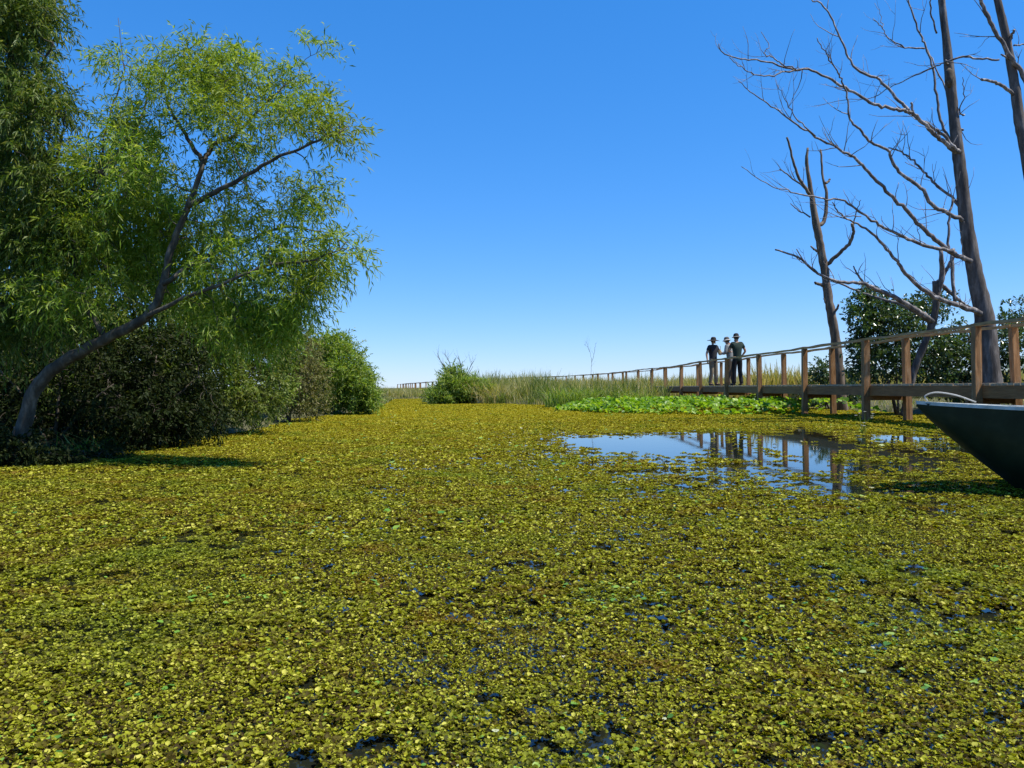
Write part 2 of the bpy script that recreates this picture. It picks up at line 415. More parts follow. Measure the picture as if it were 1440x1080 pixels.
# low green sward on the banks
n = 60000
x = rng.uniform(-22, 22, n); y = rng.uniform(5, 45, n)
sp = sdpoly(x, y, POND)
k = (sp > -.1) & (sp < 9) & (np.abs(x) < .75 * y + 2) & ((x > 8) | (x < -4)) & (rng.random(n) < .2 + vnoise(x, y, .9))
x, y = x[k], y[k]
tag(grass('bank_grass', M['reed'], x, y, rng.uniform(.15, .5, len(x)), .018, .9), 'short rough grass along the banks under the shrubs', 'grass', kind='stuff')

# ------------------------------------------------------------------ boardwalk
WALK = spline([(8.1, 1.75), (8.1, 9.45), (8.1, 17.2), (8.1, 24.8), (8.12, 36), (8.1, 46), (7.5, 55), (5.8, 64), (2.8, 72), (-1, 79), (-5.2, 88), (-9.6, 99),
               (-14, 113), (-18.5, 130)], 24)
seg = np.linalg.norm(np.diff(WALK, axis=0), axis=1); arc = np.concatenate([[0], np.cumsum(seg)])
TOT = arc[-1]
def walk(s):
    x = np.interp(s, arc, WALK[:, 0]); y = np.interp(s, arc, WALK[:, 1])
    x2 = np.interp(s + .05, arc, WALK[:, 0]); y2 = np.interp(s + .05, arc, WALK[:, 1])
    x1 = np.interp(s - .05, arc, WALK[:, 0]); y1 = np.interp(s - .05, arc, WALK[:, 1])
    t = np.array([x2 - x1, y2 - y1]); t = t / np.linalg.norm(t)
    return np.array([x, y]), t, np.array([-t[1], t[0]])     # point, tangent, left normal
def deck_z(s): return float(np.interp(s, [0, 12, 40, 60, 90, 130], [.80, .81, .77, .74, .62, .45]))
bw = empty('boardwalk', (8.1, 9.45, 0), 'long raised wooden boardwalk with post and rail sides curving away to the left', 'boardwalk')
BLOC = np.array([8.1, 9.45, 0])
HW = .40; RH = .95
mb = MB(); s = 0.0
while s < TOT - .2:
    wd = .14
    p, t, nl = walk(s); z = deck_z(s) - .02 + rng.normal(0, .0025)
    rot = np.array([[t[0], nl[0], 0], [t[1], nl[1], 0], [0, 0, 1]])
    ex = 5.0 if p[1] < 13.0 else 0.0           # landing beside the walk, nearest the boat
    cx, cy = p - nl * ex / 2
    mb.box((cx, cy, z), (wd, 2 * (HW - .065) + ex + rng.uniform(-.01, .03), .036), rot)
    s += wd + .014
mb.build('deck', M['plank'], bw, loc=BLOC)
post_s = np.arange(0, TOT - 1, 3.85)
jit = {}
for side in (1, -1):
    mb = MB(); prev = None
    ss = np.arange(0, TOT, 1.0)
    rows = []
    for s in ss:
        p, t, nl = walk(s); z = deck_z(s) - .045
        c = p + nl * side * (HW - .075)
        h_, w_ = .10, .03
        rows.append([[c[0] - nl[0] * w_, c[1] - nl[1] * w_, z - 2 * h_], [c[0] + nl[0] * w_, c[1] + nl[1] * w_, z - 2 * h_],
                     [c[0] + nl[0] * w_, c[1] + nl[1] * w_, z], [c[0] - nl[0] * w_, c[1] - nl[1] * w_, z]])
    rows = np.array(rows); n = len(rows)
    i = np.arange(n - 1)[:, None] * 4; j = np.arange(4)[None]; k = (j + 1) % 4
    mb.add(rows, np.stack([i + j, i + k, i + 4 + k, i + 4 + j], -1).reshape(-1, 4))
    mb.build('beam', M['beam'], bw, loc=BLOC)
    for ip, s in enumerate(post_s):
        p, t, nl = walk(s + rng.normal(0, .06)); z = deck_z(s)
        c = p + nl * side * HW
        a = math.atan2(t[1], t[0]) + rng.normal(0, .05); ca, sa = math.cos(a), math.sin(a)
        tx, ty = rng.normal(0, .012, 2)
        rot = np.array([[ca, -sa, tx], [sa, ca, ty], [0, 0, 1]])
        top = z + RH + rng.normal(0, .012)
        m_ = MB()
        hw = .059 * rng.uniform(.9, 1.15)
        zz = [-.55, .0, z - .1, z + .5, top - .02, top]
        ww = [hw * 1.1, hw * 1.1, hw, hw * rng.uniform(.93, 1.03), hw * .97, hw * .85]
        V = np.array([[[-q, -q, h], [q, -q, h], [q, q, h], [-q, q, h]] for q, h in zip(ww, zz)])
        V[:, :, :2] += rng.normal(0, .003, V[:, :, :2].shape)
        V = V @ rot.T + np.array([c[0], c[1], 0])
        i = np.arange(5)[:, None] * 4; j = np.arange(4)[None]; k = (j + 1) % 4
        q = np.concatenate([np.stack([i + j, i + k, i + 4 + k, i + 4 + j], -1).reshape(-1, 4), [[20, 21, 22, 23]]])
        m_.add(V, q); m_.build('post', M['post'], bw, loc=BLOC)
        jit[(side, ip)] = np.array([c[0] + tx * top, c[1] + ty * top, top])
    for ip in range(len(post_s) - 1):
        a, b_ = jit[(side, ip)], jit[(side, ip + 1)]
        m_ = MB(); nn = 9
        tt = np.linspace(-.012, 1.012, nn)
        pth = a + (b_ - a) * tt[:, None]
        wob = rng.uniform(-.011, .011, nn); wob[0] = wob[-1] = 0
        pth[:, 2] += .026 + wob - 0.02 * rng.uniform(.0, 1.3) * 4 * tt * (1 - tt)
        tdir = unit((b_ - a)[None])[0]; nl = np.array([-tdir[1], tdir[0], 0]); pth += nl * rng.uniform(-.02, .02, nn)[:, None]
        hw_, ht = .062 * rng.uniform(.85, 1.1), .026 * rng.uniform(.9, 1.2)
        prof = [(-1, -.8), (.95, -1), (1, .9), (-.9, 1)]
        V = np.array([[q + nl * u_ * hw_ * rng.uniform(.88, 1.08) + np.array([0, 0, v_ * ht * rng.uniform(.85, 1.1)]) for u_, v_ in prof] for q in pth])
        i = np.arange(nn - 1)[:, None] * 4; j = np.arange(4)[None]; k = (j + 1) % 4
        m_.add(V, np.concatenate([np.stack([i + j, i + k, i + 4 + k, i + 4 + j], -1).reshape(-1, 4), [[3, 2, 1, 0]], [[nn * 4 - 4, nn * 4 - 3, nn * 4 - 2, nn * 4 - 1]]]))
        m_.build('handrail', M['rail'], bw, loc=BLOC)
for ip, s in enumerate(post_s[:20]):
    p, t, nl = walk(s); z = deck_z(s) - .30
    m_ = MB(); rot = np.array([[t[0], nl[0], 0], [t[1], nl[1], 0], [0, 0, 1]])
    m_.box((p[0] + t[0] * .11, p[1] + t[1] * .11, z), (.06, 2 * HW + .1, .1), rot); m_.build('crossbeam', M['beam'], bw, loc=BLOC)

# ------------------------------------------------------------------ trees
def limb(mbt, pts, r0, r1, sides=7, n=5, rough=.08, wig=.0):
    p = spline(pts, n)
    if wig: p[1:-1] += rng.normal(0, wig, p[1:-1].shape)
    u = np.linspace(0, 1, len(p))
    r = r0 + (r1 - r0) * u ** .85
    mbt.tube(p, r, sides, rough=rough)
    return p, r
def twigs(mbt, p, r, n, lmin, lmax, rmax=.012, up=.25, tstart=.2, sub=2):
    """fine bare twigs along a dead limb"""
    for _ in range(n):
        i = int(rng.uniform(tstart, .98) * (len(p) - 1)); t = unit(p[min(i + 1, len(p) - 1)] - p[max(i - 1, 0)])
        L = rng.uniform(lmin, lmax)
        d = unit(t * .7 + rnd_dir(1)[0] * .9 + np.array([0, 0, up]))
        q = [p[i]]
        for k in range(5):
            d = unit(d + rnd_dir(1)[0] * .28 + np.array([0, 0, up * .4])); q.append(q[-1] + d * L / 5)
        rr = min(rmax, r[i] * .55)
        mbt.tube(q, np.linspace(rr, rr * .3, 6), 4)
        for _ in range(rng.integers(0, sub + 1)):
            k = rng.integers(1, 5); d2 = unit(d + rnd_dir(1)[0] * .9)
            q2 = [q[k]]
            for _k in range(3):
                d2 = unit(d2 + rnd_dir(1)[0] * .3); q2.append(q2[-1] + d2 * L * .16)
            mbt.tube(q2, np.linspace(rr * .6, rr * .25, 4), 3)

ZS = 2.348
def zp(pts, d0, d1):
    """limb sighted on the crop of the photo; distance runs from d0 to d1"""
    n = len(pts); return np.array([P(1000 + a / ZS, b / ZS, d0 + (d1 - d0) * i / max(1, n - 1)) for i, (a, b) in enumerate(pts)])

D = 17.5
u1 = D / F / ZS           # metres per crop pixel
tr_pts = [(922, 1330), (912, 1180), (902, 1050), (872, 905), (846, 762), (830, 620), (815, 500), (801, 380), (789, 262), (776, 130), (761, 0), (748, -130), (742, -280)]
tp = zp(tr_pts, D, D)
rad = np.array([42, 36, 30, 24, 21.5, 19.5, 18.5, 16, 16.5, 12, 10.5, 8, 4]) * u1
root = empty('dead_tree', tuple(tp[0] * [1, 1, 0]), 'tall bare dead tree with a thick leaning trunk and long silvery limbs reaching left', 'tree')
bl = np.array([tp[0][0], tp[0][1], 0])
mt_ = MB(); ps = spline(tp, 6); rs = np.interp(np.arange(len(ps)) / 6, np.arange(len(rad)), rad)
mt_.tube(ps, rs, 14, rough=.06)
mt_.build('trunk', M['dead'], root, smooth=True, loc=bl)
LM, LB = M['limb'], bl
LIMBS = [
 ([(805, 497), (770, 470), (735, 440), (690, 395), (655, 370), (600, 360), (540, 345), (470, 305), (400, 265), (320, 228), (280, 232), (180, 205), (110, 195), (45, 180), (25, 145)], 11, 2, 17.5, 16.2, 12),
 ([(320, 228), (245, 238), (200, 250), (140, 245), (90, 215), (60, 190)], 4, 1.5, 16.6, 15.9, 6),
 ([(280, 230), (240, 215), (205, 190), (175, 180), (190, 150), (165, 105)], 3.5, 1.3, 16.4, 16.6, 4),
 ([(655, 370), (610, 320), (555, 265), (490, 235), (455, 190), (425, 120), (395, 55), (360, 10), (330, 0), (290, -40)], 7, 2.5, 17.1, 17.6, 5),
 ([(808, 492), (775, 455), (725, 415), (680, 388), (660, 338)], 9, 5, 17.4, 17.2, 1),
 ([(800, 480), (762, 410), (746, 330), (735, 240), (715, 170), (690, 110), (660, 30), (642, -40)], 7, 3.5, 17.5, 18.3, 5),
 ([(705, 160), (640, 155), (590, 130), (565, 95), (535, 60)], 4, 1.5, 18.2, 18.4, 4),
 ([(565, 95), (562, 55), (540, 10)], 2, 1, 18.3, 18.5, 1),
 ([(815, 420), (795, 340), (755, 250), (715, 165)], 5, 3, 17.5, 18.1, 2),
 ([(745, 110), (730, 40), (720, -20)], 4, 3, 17.5, 17, 1),
 ([(775, 205), (830, 190), (890, 192), (952, 197)], 5, 4.2, 17.5, 16.9, 1),
 ([(780, 205), (730, 225), (660, 255), (590, 290), (520, 325), (440, 330), (340, 350)], 4, 1, 17.5, 18.9, 8),
 ([(838, 728), (785, 706), (730, 675), (690, 620), (640, 585), (600, 540), (580, 495), (530, 470), (490, 430), (460, 390), (450, 320), (430, 260), (410, 225), (380, 180), (350, 125)], 10.5, 2, 17.5, 16.4, 14),
 ([(835, 700), (795, 652), (740, 610), (700, 565), (660, 525), (620, 500), (585, 488)], 8, 3, 17.5, 17.9, 6),
 ([(800, 655), (740, 600), (690, 560), (640, 535)], 3, 1.5, 17.6, 18.2, 4),
 ([(850, 858), (800, 840), (740, 790), (690, 745), (640, 690), (590, 640), (540, 590), (490, 535), (440, 500), (380, 470), (320, 435), (260, 395), (200, 350), (140, 310), (90, 268)], 12, 1.5, 17.5, 15.6, 16),
 ([(345, 450), (290, 400), (250, 340), (220, 280)], 3, 1.2, 16, 15.8, 5),
 ([(790, 830), (720, 815), (650, 790), (600, 765), (550, 740), (500, 705), (440, 665), (380, 655), (320, 645), (250, 630), (180, 605), (100, 550)], 9, 1.3, 17.3, 15.4, 10),
 ([(885, 1032), (820, 1010), (760, 990), (700, 955), (650, 910), (610, 860), (570, 810), (520, 760), (470, 735), (420, 700), (400, 668)], 14, 2, 17.5, 16.0, 8),
 ([(495, 715), (430, 715), (360, 722)], 2.5, 1, 16.2, 16, 1),
 ([(785, 828), (783, 760), (790, 700), (800, 658)], 6.5, 5, 17.2, 17.4, 1),
 ([(832, 850), (825, 790), (835, 730)], 3, 1.5, 17.4, 17.0, 2),
 ([(820, 370), (835, 310), (830, 255)], 4, 1.5, 17.5, 17.2, 2),
]
mc = MB()
for pts, r0, r1, d0, d1, nt_ in LIMBS:
    if pts[0][0] >= 770: pts = [(pts[0][0] + 16, pts[0][1] + 9)] + pts      # root the limb inside the trunk
    mc = MB(); p, r = limb(mc, zp(pts, d0, d1), r0 * u1 * .76, r1 * u1 * .7, 7, 5, .08, .012); twigs(mc, p, r, int(nt_ * 1.15) + 1, .25, 1.0, .011, .28, .15); mc.build('limb', LM, root, smooth=True, loc=LB)
# dark knot on the trunk
mk = MB(); kp = P(1000 + 786 / ZS, 258 / ZS, D - .10); mk.tube([kp + np.array([0, 0, q]) for q in np.linspace(-.2, .22, 7)], np.array([.03, .075, .085, .09, .08, .07, .02]), 9, rough=.18)
mk.build('knot', M['bark'], root, smooth=True, loc=bl)

# slimmer dead tree by the walkway
LM = M['dead_brown']; D2 = 23.5; u2 = D2 / F / ZS
tr = [(440, 1420), (428, 1300), (417, 1180), (405, 1080), (390, 1000), (376, 900), (361, 810), (346, 735), (331, 640), (316, 540), (319, 488)]
tp2 = zp(tr, D2, D2); LB = bl2 = np.array([tp2[0][0], tp2[0][1], 0]); rad = np.array([19, 17, 16, 15, 14, 13, 12, 12, 8, 5.5, 3.5]) * u2
root = empty('dead_tree', tuple(bl2), 'slim broken topped dead tree trunk standing just behind the boardwalk', 'tree')
mt_ = MB(); ps = spline(tp2, 5); mt_.tube(ps, np.interp(np.arange(len(ps)) / 5, np.arange(len(rad)), rad), 11, rough=.15)
mt_.build('trunk', M['dead_brown'], root, smooth=True, loc=bl2)
mc = MB()
for pts, r0, r1, d1, nt_ in [
  ([(335, 655), (297, 600), (270, 530), (250, 453)], 6, 3, 23, 2), ([(346, 742), (372, 732), (381, 650), (370, 590), (361, 493)], 8, 3, 23.8, 2),
  ([(376, 605), (386, 600), (393, 592)], 5, 3, 23.6, 0), ([(384, 872), (420, 840), (455, 805), (470, 770), (465, 738)], 7, 4.5, 22.9, 2),
  ([(332, 642), (270, 590), (225, 558)], 3.5, 1.5, 23, 4), ([(327, 717), (290, 695), (262, 672)], 3, 1.3, 24, 2), ([(372, 943), (352, 938), (343, 933)], 6, 4, 23.3, 0),
  ([(370, 912), (322, 882), (282, 822)], 4, 1.5, 23.2, 4), ([(470, 745), (480, 700), (495, 660)], 2.5, 1, 23, 2), ([(352, 830), (338, 822), (330, 812)], 4, 2.5, 23.4, 0),
  ([(400, 1040), (415, 1020), (420, 1005)], 5, 3, 23.3, 0), ([(396, 1010), (378, 1000), (372, 985)], 4, 2, 23.4, 0)]:
    mc = MB(); p, r = limb(mc, zp(pts, D2, d1), r0 * u2, r1 * u2, 6, 5, .08, .008); twigs(mc, p, r, nt_, .3, .8, .012, .4, .3); mc.build('limb', LM, root, smooth=True, loc=LB)

# dead stem at the right edge
LM = M['limb']; D3 = 16.0; u3 = D3 / F / ZS
tr = [(1105, 1420), (1095, 1150), (1088, 830), (1060, 620), (1035, 480), (1018, 400), (1005, 300), (985, 180), (965, 80), (945, 0), (930, -80), (920, -200)]
tp3 = zp(tr, D3, D3); LB = bl3 = np.array([tp3[0][0], tp3[0][1], 0]); rad = np.array([30, 26, 22, 19, 17, 16, 15, 13, 12, 11, 9, 4]) * u3
root = empty('dead_tree', tuple(bl3), 'bare dead stem leaning in at the upper right edge of the photo', 'tree')
mt_ = MB(); ps = spline(tp3, 5); mt_.tube(ps, np.interp(np.arange(len(ps)) / 5, np.arange(len(rad)), rad), 11, rough=.07)
mt_.build('trunk', M['dead'], root, smooth=True, loc=bl3)
mc = MB()
for pts, r0, r1, d1, nt_ in [
  ([(1060, 330), (1030, 250), (985, 180), (950, 120), (915, 60), (890, 0), (870, -60)], 8, 5, 15.5, 3), ([(1003, 315), (960, 280), (925, 268), (893, 262)], 6, 4, 15.4, 1),
  ([(985, 150), (993, 120), (1000, 98)], 5, 4, 15.8, 0), ([(990, 200), (975, 188), (958, 180)], 4, 2.5, 15.7, 0), ([(1000, 150), (1020, 148), (1060, 150)], 3, 2, 16.4, 1)]:
    mc = MB(); p, r = limb(mc, zp(pts, D3, d1), r0 * u3, r1 * u3, 7, 5, .08, .008); twigs(mc, p, r, nt_, .3, .9); mc.build('limb', LM, root, smooth=True, loc=LB)

# leaning grey snag in front of the shrub
D4 = 18.6; u4 = D4 / F
def pp(pts, d0, d1):
    n = len(pts); return np.array([P(a, b_, d0 + (d1 - d0) * i / max(1, n - 1)) for i, (a, b_) in enumerate(pts)])
tp4 = pp([(1270, 585), (1276, 562), (1284, 525), (1297, 490), (1310, 458), (1316, 430), (1316, 395)], D4, 18.2); LB = bl4 = np.array([tp4[0][0], tp4[0][1], 0])
root = empty('dead_snag', tuple(bl4), 'grey leaning dead snag with a broken dark top among the shrubs', 'tree')
mt_ = MB(); limb(mt_, tp4, .085, .075, 9, 5, .12); mt_.build('trunk', M['dead'], root, smooth=True, loc=bl4)
mc = MB()
for pts, r0, r1, d1, nt_ in [
  ([(1312, 452), (1290, 437), (1262, 420), (1235, 408), (1212, 398), (1180, 396), (1150, 384), (1122, 362), (1090, 351)], 4.2, 1, 17.2, 8),
  ([(1313, 456), (1275, 432), (1240, 420), (1205, 409), (1162, 390)], 3.4, 1.2, 19.5, 6),
  ([(1216, 400), (1205, 385), (1200, 374)], 2, .8, 18.2, 2), ([(1316, 420), (1325, 385), (1323, 352)], 5, 2.5, 17.9, 3), ([(1320, 402), (1333, 375), (1342, 360)], 3, 2, 18.2, 2),
  ([(1340, 350), (1339, 385), (1343, 425)], 3, 2, 18.1, 2), ([(1318, 395), (1335, 410), (1352, 425), (1365, 432)], 3.4, 1.5, 18.6, 3)]:
    mc = MB(); p, r = limb(mc, pp(pts, 18.3, d1), r0 * u4, r1 * u4, 6, 5, .08, .008); twigs(mc, p, r, nt_, .25, .8, .01, .4); mc.build('limb', LM, root, smooth=True, loc=LB)

# ---- leafy plants
def blob_pts(blobs):
    """(px, py, rx px, ry px, distance m, half depth m, count)"""
    out = []
    for cx, cy, rx, ry, d, rz, n in blobs:
        q = rnd_dir(n) * (rng.random(n) ** .38)[:, None]
        for a in q: out.append(P(cx + a[0] * rx, cy - a[1] * ry, d + a[2] * rz))
    return np.array(out)
def grow(mbt, nodes, nr, att, rmax=.02, sides=4):
    nodes = np.array(nodes); nr = np.array(nr)
    d0 = np.min(np.linalg.norm(att[:, None] - nodes[None], axis=-1), axis=1)
    dirs = []
    for a in att[np.argsort(d0)]:
        dd = np.linalg.norm(nodes - a, axis=1); j = int(np.argmin(dd + .02 / (nr + .004) * .05)); b = nodes[j]; L = dd[j]
        if L < .02: dirs.append((a, rnd_dir(1)[0])); continue
        t = np.linspace(0, 1, 6)[:, None]
        p = b + (a - b) * t + rnd_dir(1)[0] * L * .16 * (4 * t * (1 - t)) + np.array([0, 0, 1]) * L * .10 * np.sin(t * PI)
        r0 = min(nr[j] * .75, .0045 + .013 * L, rmax); r = np.linspace(max(r0, .004), .003, 6)
        mbt.tube(p, r, sides, caps=False)
        nodes = np.concatenate([nodes, p[1:]]); nr = np.concatenate([nr, r[1:]])
        dirs.append((a, unit(p[-1] - p[-2])))
    return np.array([q[0] for q in dirs]), np.array([q[1] for q in dirs])
def leafy(name, label, cat, base, limbs, blobs, leaf, L, W, nsub=3, nleaf=14, sub=.35, droop=.35, bark='bark', group=None, broad=False, skip=None, zmin=.02):
    base = np.array([base[0], base[1], 0.0]); root = empty(name, tuple(base), label, cat, group)
    mt_ = MB(); nodes = []; nr = []
    for pts, r0, r1 in limbs:
        p, r = limb(mt_, pts, r0, r1, 8, 5, .08, .006); nodes.append(p); nr.append(r)
    att = blob_pts(blobs); att = att[att[:, 2] > zmin]
    pos, dr = grow(mt_, np.concatenate(nodes), np.concatenate(nr), att)
    mt_.build('trunk' if cat == 'tree' else 'stems', M[bark], root, smooth=True, loc=base)
    ml = MB(); n = len(pos)
    ctr = pos.mean(0)
    for k in range(nsub):
        out = unit(pos - ctr)
        sdv = unit(dr * .5 + out * .35 + rng.normal(0, .6, (n, 3)) + np.array([0, 0, .15 - droop * .3]))
        ln = sub * rng.uniform(.6, 1.4, n)
        for j in range(nleaf):
            s_ = (j + rng.random(n)) / nleaf
            q = pos + sdv * (ln * s_)[:, None]; q[:, 2] -= droop * ln * s_ ** 2 * .7
            ld = unit(sdv * .55 + rnd_dir(n) * .75 + np.array([0, 0, -droop]) * (.4 + s_)[:, None])
            keep = (q[:, 2] > zmin) & (rng.random(n) < .92)
            q, ld = q[keep], ld[keep]; m_ = len(q)
            l = L * rng.uniform(.6, 1.3, m_); nm = rnd_dir(m_)
            nm[:, 2] = np.abs(nm[:, 2]) + (.6 if broad else .2)
            if broad: ml.leaf(q, ld, nm, l, W * l / L * rng.uniform(.8, 1.2, m_), .2, .15)
            else: ml.blade(q, ld, nm, l, W * rng.uniform(.75, 1.3, m_), droop * .35)
    ml.build('crown', M[leaf], root, loc=base)
    return root

# A: leaning willow
dA = 10.5
A_l = [(pp([(22, 668), (32, 610), (48, 550), (90, 508), (150, 476), (205, 446), (226, 410), (241, 350), (262, 297), (286, 226)], 9.3, 9.0), .098, .028),
       (pp([(264, 290), (300, 272), (345, 248), (385, 224), (430, 205), (478, 186)], 8.9, 8.4), .035, .010),
       (pp([(286, 228), (270, 205), (255, 180), (238, 150), (230, 120)], 9.0, 9.4), .03, .010),
       (pp([(285, 230), (300, 205), (330, 190), (360, 160), (390, 130), (420, 105)], 9.0, 9.5), .03, .008),
       (pp([(205, 446), (260, 418), (320, 396), (380, 372), (430, 368), (480, 350)], 8.7, 8.2), .028, .007),
       (pp([(228, 400), (280, 365), (330, 345), (400, 320), (455, 325)], 8.8, 9.6), .03, .008),
       (pp([(150, 476), (120, 430), (105, 370), (115, 300), (140, 240), (150, 180), (172, 100), (166, 25)], 9.2, 9.6), .032, .003),
       (pp([(140, 245), (170, 210), (195, 175), (210, 130)], 9.0, 9.6), .03, .010)]
A_b = [(250, 95, 60, 45, 9.3, .6, 60), (320, 105, 62, 42, 9.2, .6, 62), (300, 150, 90, 40, 9.0, .7, 66), (395, 120, 34, 34, 9.3, .4, 22), (440, 70, 22, 18, 9.4, .2, 5),
       (430, 160, 50, 32, 8.8, .5, 38), (475, 185, 28, 22, 8.5, .3, 16), (350, 190, 60, 30, 8.9, .5, 22), (430, 270, 44, 36, 9.0, .5, 24), (380, 300, 60, 40, 9.1, .6, 36),
       (455, 345, 42, 26, 8.5, .4, 22), (490, 350, 18, 14, 8.3, .2, 5), (400, 370, 55, 44, 8.7, .6, 50), (330, 380, 70, 50, 8.9, .6, 60), (420, 420, 30, 40, 8.6, .4, 20),
       (200, 170, 50, 60, 9.3, .5, 36), (165, 90, 40, 40, 9.3, .4, 11), (165, 230, 70, 60, 9.0, .7, 60), (215, 280, 60, 60, 9.6, .5, 60), (120, 330, 75, 70, 9.2, .6, 80),
       (200, 370, 70, 60, 9.8, .5, 70), (300, 300, 50, 50, 9.3, .6, 34), (330, 440, 70, 40, 9.0, .6, 52), (390, 440, 44, 36, 8.9, .5, 30), (440, 390, 36, 40, 8.6, .4, 24),
       (330, 225, 55, 26, 9.2, .4, 26), (285, 330, 60, 40, 9.7, .5, 50), (220, 330, 50, 50, 9.8, .4, 50), (90, 415, 80, 36, 8.9, .4, 40), (275, 400, 55, 36, 9.6, .4, 44), (360, 450, 60, 34, 8.9, .5, 46)]
leafy('willow_tree', 'leaning willow with a curved grey trunk and feathery light green crown over the pond', 'tree', P(22, 668, 9.3), A_l, A_b, 'willow', .088, .0145, 4, 14, .29, .36, bark='grey_bark')
# B: tall dense tree at the left edge
B_l = [(pp([(-60, 640), (-50, 500), (-20, 380), (0, 260), (15, 130), (20, 0), (10, -120)], 9.6, 9.8), .14, .03),
       (pp([(-20, 380), (30, 330), (70, 250), (90, 180)], 9.7, 9.3), .05, .012), (pp([(10, 160), (50, 110), (75, 60)], 9.7, 9.4), .04, .01)]
B_b = [(20, 20, 70, 50, 9.7, .7, 95), (0, 80, 80, 60, 9.7, .7, 90), (40, 150, 70, 55, 9.5, .6, 90), (30, 230, 80, 60, 9.4, .6, 100), (-30, 330, 100, 90, 9.6, .8, 90), (60, 320, 70, 60, 9.4, .5, 70),
       (20, 430, 90, 50, 9.6, .6, 80), (-10, -60, 90, 60, 9.8, .8, 60)]
leafy('broadleaf_tree', 'tall dense dark green tree rising past the top left corner', 'tree', P(-60, 660, 9.7), B_l, B_b, 'mid_leaf', .085, .0165, 5, 21, .36, .45)
# C: backing trees behind the willow
C_l = [(pp([(120, 620), (130, 500), (150, 380), (180, 280)], 13.2, 13.4), .12, .03), (pp([(130, 480), (60, 400), (20, 330)], 13.2, 13), .05, .015), (pp([(140, 450), (230, 380), (270, 330)], 13.3, 13.6), .05, .015)]
C_b = [(60, 330, 110, 110, 13.4, 1.0, 150), (170, 330, 100, 110, 13.6, 1.0, 150), (60, 480, 120, 90, 13, 1.0, 150), (200, 450, 110, 80, 13.3, 1.0, 150), (280, 460, 70, 60, 13.6, .8, 70), (170, 220, 60, 60, 13.6, .6, 34)]
leafy('broadleaf_tree', 'shady dark tree filling the space behind the leaning willow', 'tree', P(120, 628, 13.2), C_l, C_b, 'mid_leaf', .12, .03, 4, 17, .45, .45)

def stems(cx, cy, d, tips, r=.03):
    b = P(cx, cy, d); b[2] = -.02
    out = []
    for (tx, ty, td) in tips:
        e = P(tx, ty, td); mid = b + (e - b) * .5 + np.array([0, 0, .12 * np.linalg.norm(e - b)])
        out.append((np.array([b + rng.normal(0, .06, 3) * [1, 1, 0], mid, e]), r, r * .3))
    return b, out
SH = []
def shrub(name, label, cx, cy, d, tips, blobs, leaf, L, W, **kw):
    b, st = stems(cx, cy, d, tips); return leafy(name, label, 'shrub', b, st, blobs, leaf, L, W, **kw)
# undergrowth along the left bank
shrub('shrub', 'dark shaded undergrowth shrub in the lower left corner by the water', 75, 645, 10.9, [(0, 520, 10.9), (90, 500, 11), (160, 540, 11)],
      [(-10, 590, 70, 60, 10.9, .6, 100), (110, 590, 90, 60, 11.0, .6, 130), (60, 510, 110, 50, 11.2, .6, 90)], 'shade_leaf', .06, .026, nsub=4, nleaf=17, sub=.26, droop=.3)
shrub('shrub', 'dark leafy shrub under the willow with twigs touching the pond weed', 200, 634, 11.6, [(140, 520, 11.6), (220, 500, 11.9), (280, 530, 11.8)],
      [(180, 575, 80, 60, 11.6, .8, 140), (250, 575, 70, 50, 12, .7, 120), (210, 510, 90, 45, 12, .7, 100)], 'shade_leaf', .065, .026, nsub=4, nleaf=17, sub=.28, droop=.3)
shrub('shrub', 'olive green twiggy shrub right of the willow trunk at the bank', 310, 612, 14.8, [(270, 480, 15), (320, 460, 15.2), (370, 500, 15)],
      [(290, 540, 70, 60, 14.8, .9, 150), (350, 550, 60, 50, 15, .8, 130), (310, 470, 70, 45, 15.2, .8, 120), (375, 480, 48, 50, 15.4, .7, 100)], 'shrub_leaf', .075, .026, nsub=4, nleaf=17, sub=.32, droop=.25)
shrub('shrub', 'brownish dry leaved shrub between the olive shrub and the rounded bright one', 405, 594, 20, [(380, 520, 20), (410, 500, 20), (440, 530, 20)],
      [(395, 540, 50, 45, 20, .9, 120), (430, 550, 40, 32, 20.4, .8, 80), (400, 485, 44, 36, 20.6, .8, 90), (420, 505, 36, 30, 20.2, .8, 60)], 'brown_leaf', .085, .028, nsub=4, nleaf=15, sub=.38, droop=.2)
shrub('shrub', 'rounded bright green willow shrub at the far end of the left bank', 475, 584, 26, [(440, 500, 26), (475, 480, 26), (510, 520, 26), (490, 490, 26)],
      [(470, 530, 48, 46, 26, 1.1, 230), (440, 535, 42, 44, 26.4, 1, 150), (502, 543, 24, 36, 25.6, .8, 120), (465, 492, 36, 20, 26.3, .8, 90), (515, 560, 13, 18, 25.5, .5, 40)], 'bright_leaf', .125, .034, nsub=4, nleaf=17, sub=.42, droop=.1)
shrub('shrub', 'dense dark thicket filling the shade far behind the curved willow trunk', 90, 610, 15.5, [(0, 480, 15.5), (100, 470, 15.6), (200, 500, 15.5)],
      [(10, 560, 90, 70, 15.5, .9, 150), (120, 560, 90, 70, 15.6, .9, 150), (210, 560, 70, 60, 15.8, .8, 110), (60, 480, 120, 50, 15.8, .9, 120)], 'shade_leaf', .11, .055, nsub=4, nleaf=15, sub=.4, droop=.3)
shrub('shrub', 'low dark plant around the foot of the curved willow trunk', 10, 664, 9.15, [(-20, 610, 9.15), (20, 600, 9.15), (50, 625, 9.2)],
      [(-15, 640, 40, 34, 9.2, .35, 70), (30, 636, 45, 28, 9.15, .3, 70), (75, 648, 40, 16, 9.3, .3, 40), (140, 640, 40, 14, 9.9, .3, 36)], 'shade_leaf', .06, .024, nsub=4, nleaf=13, sub=.2, droop=.3)
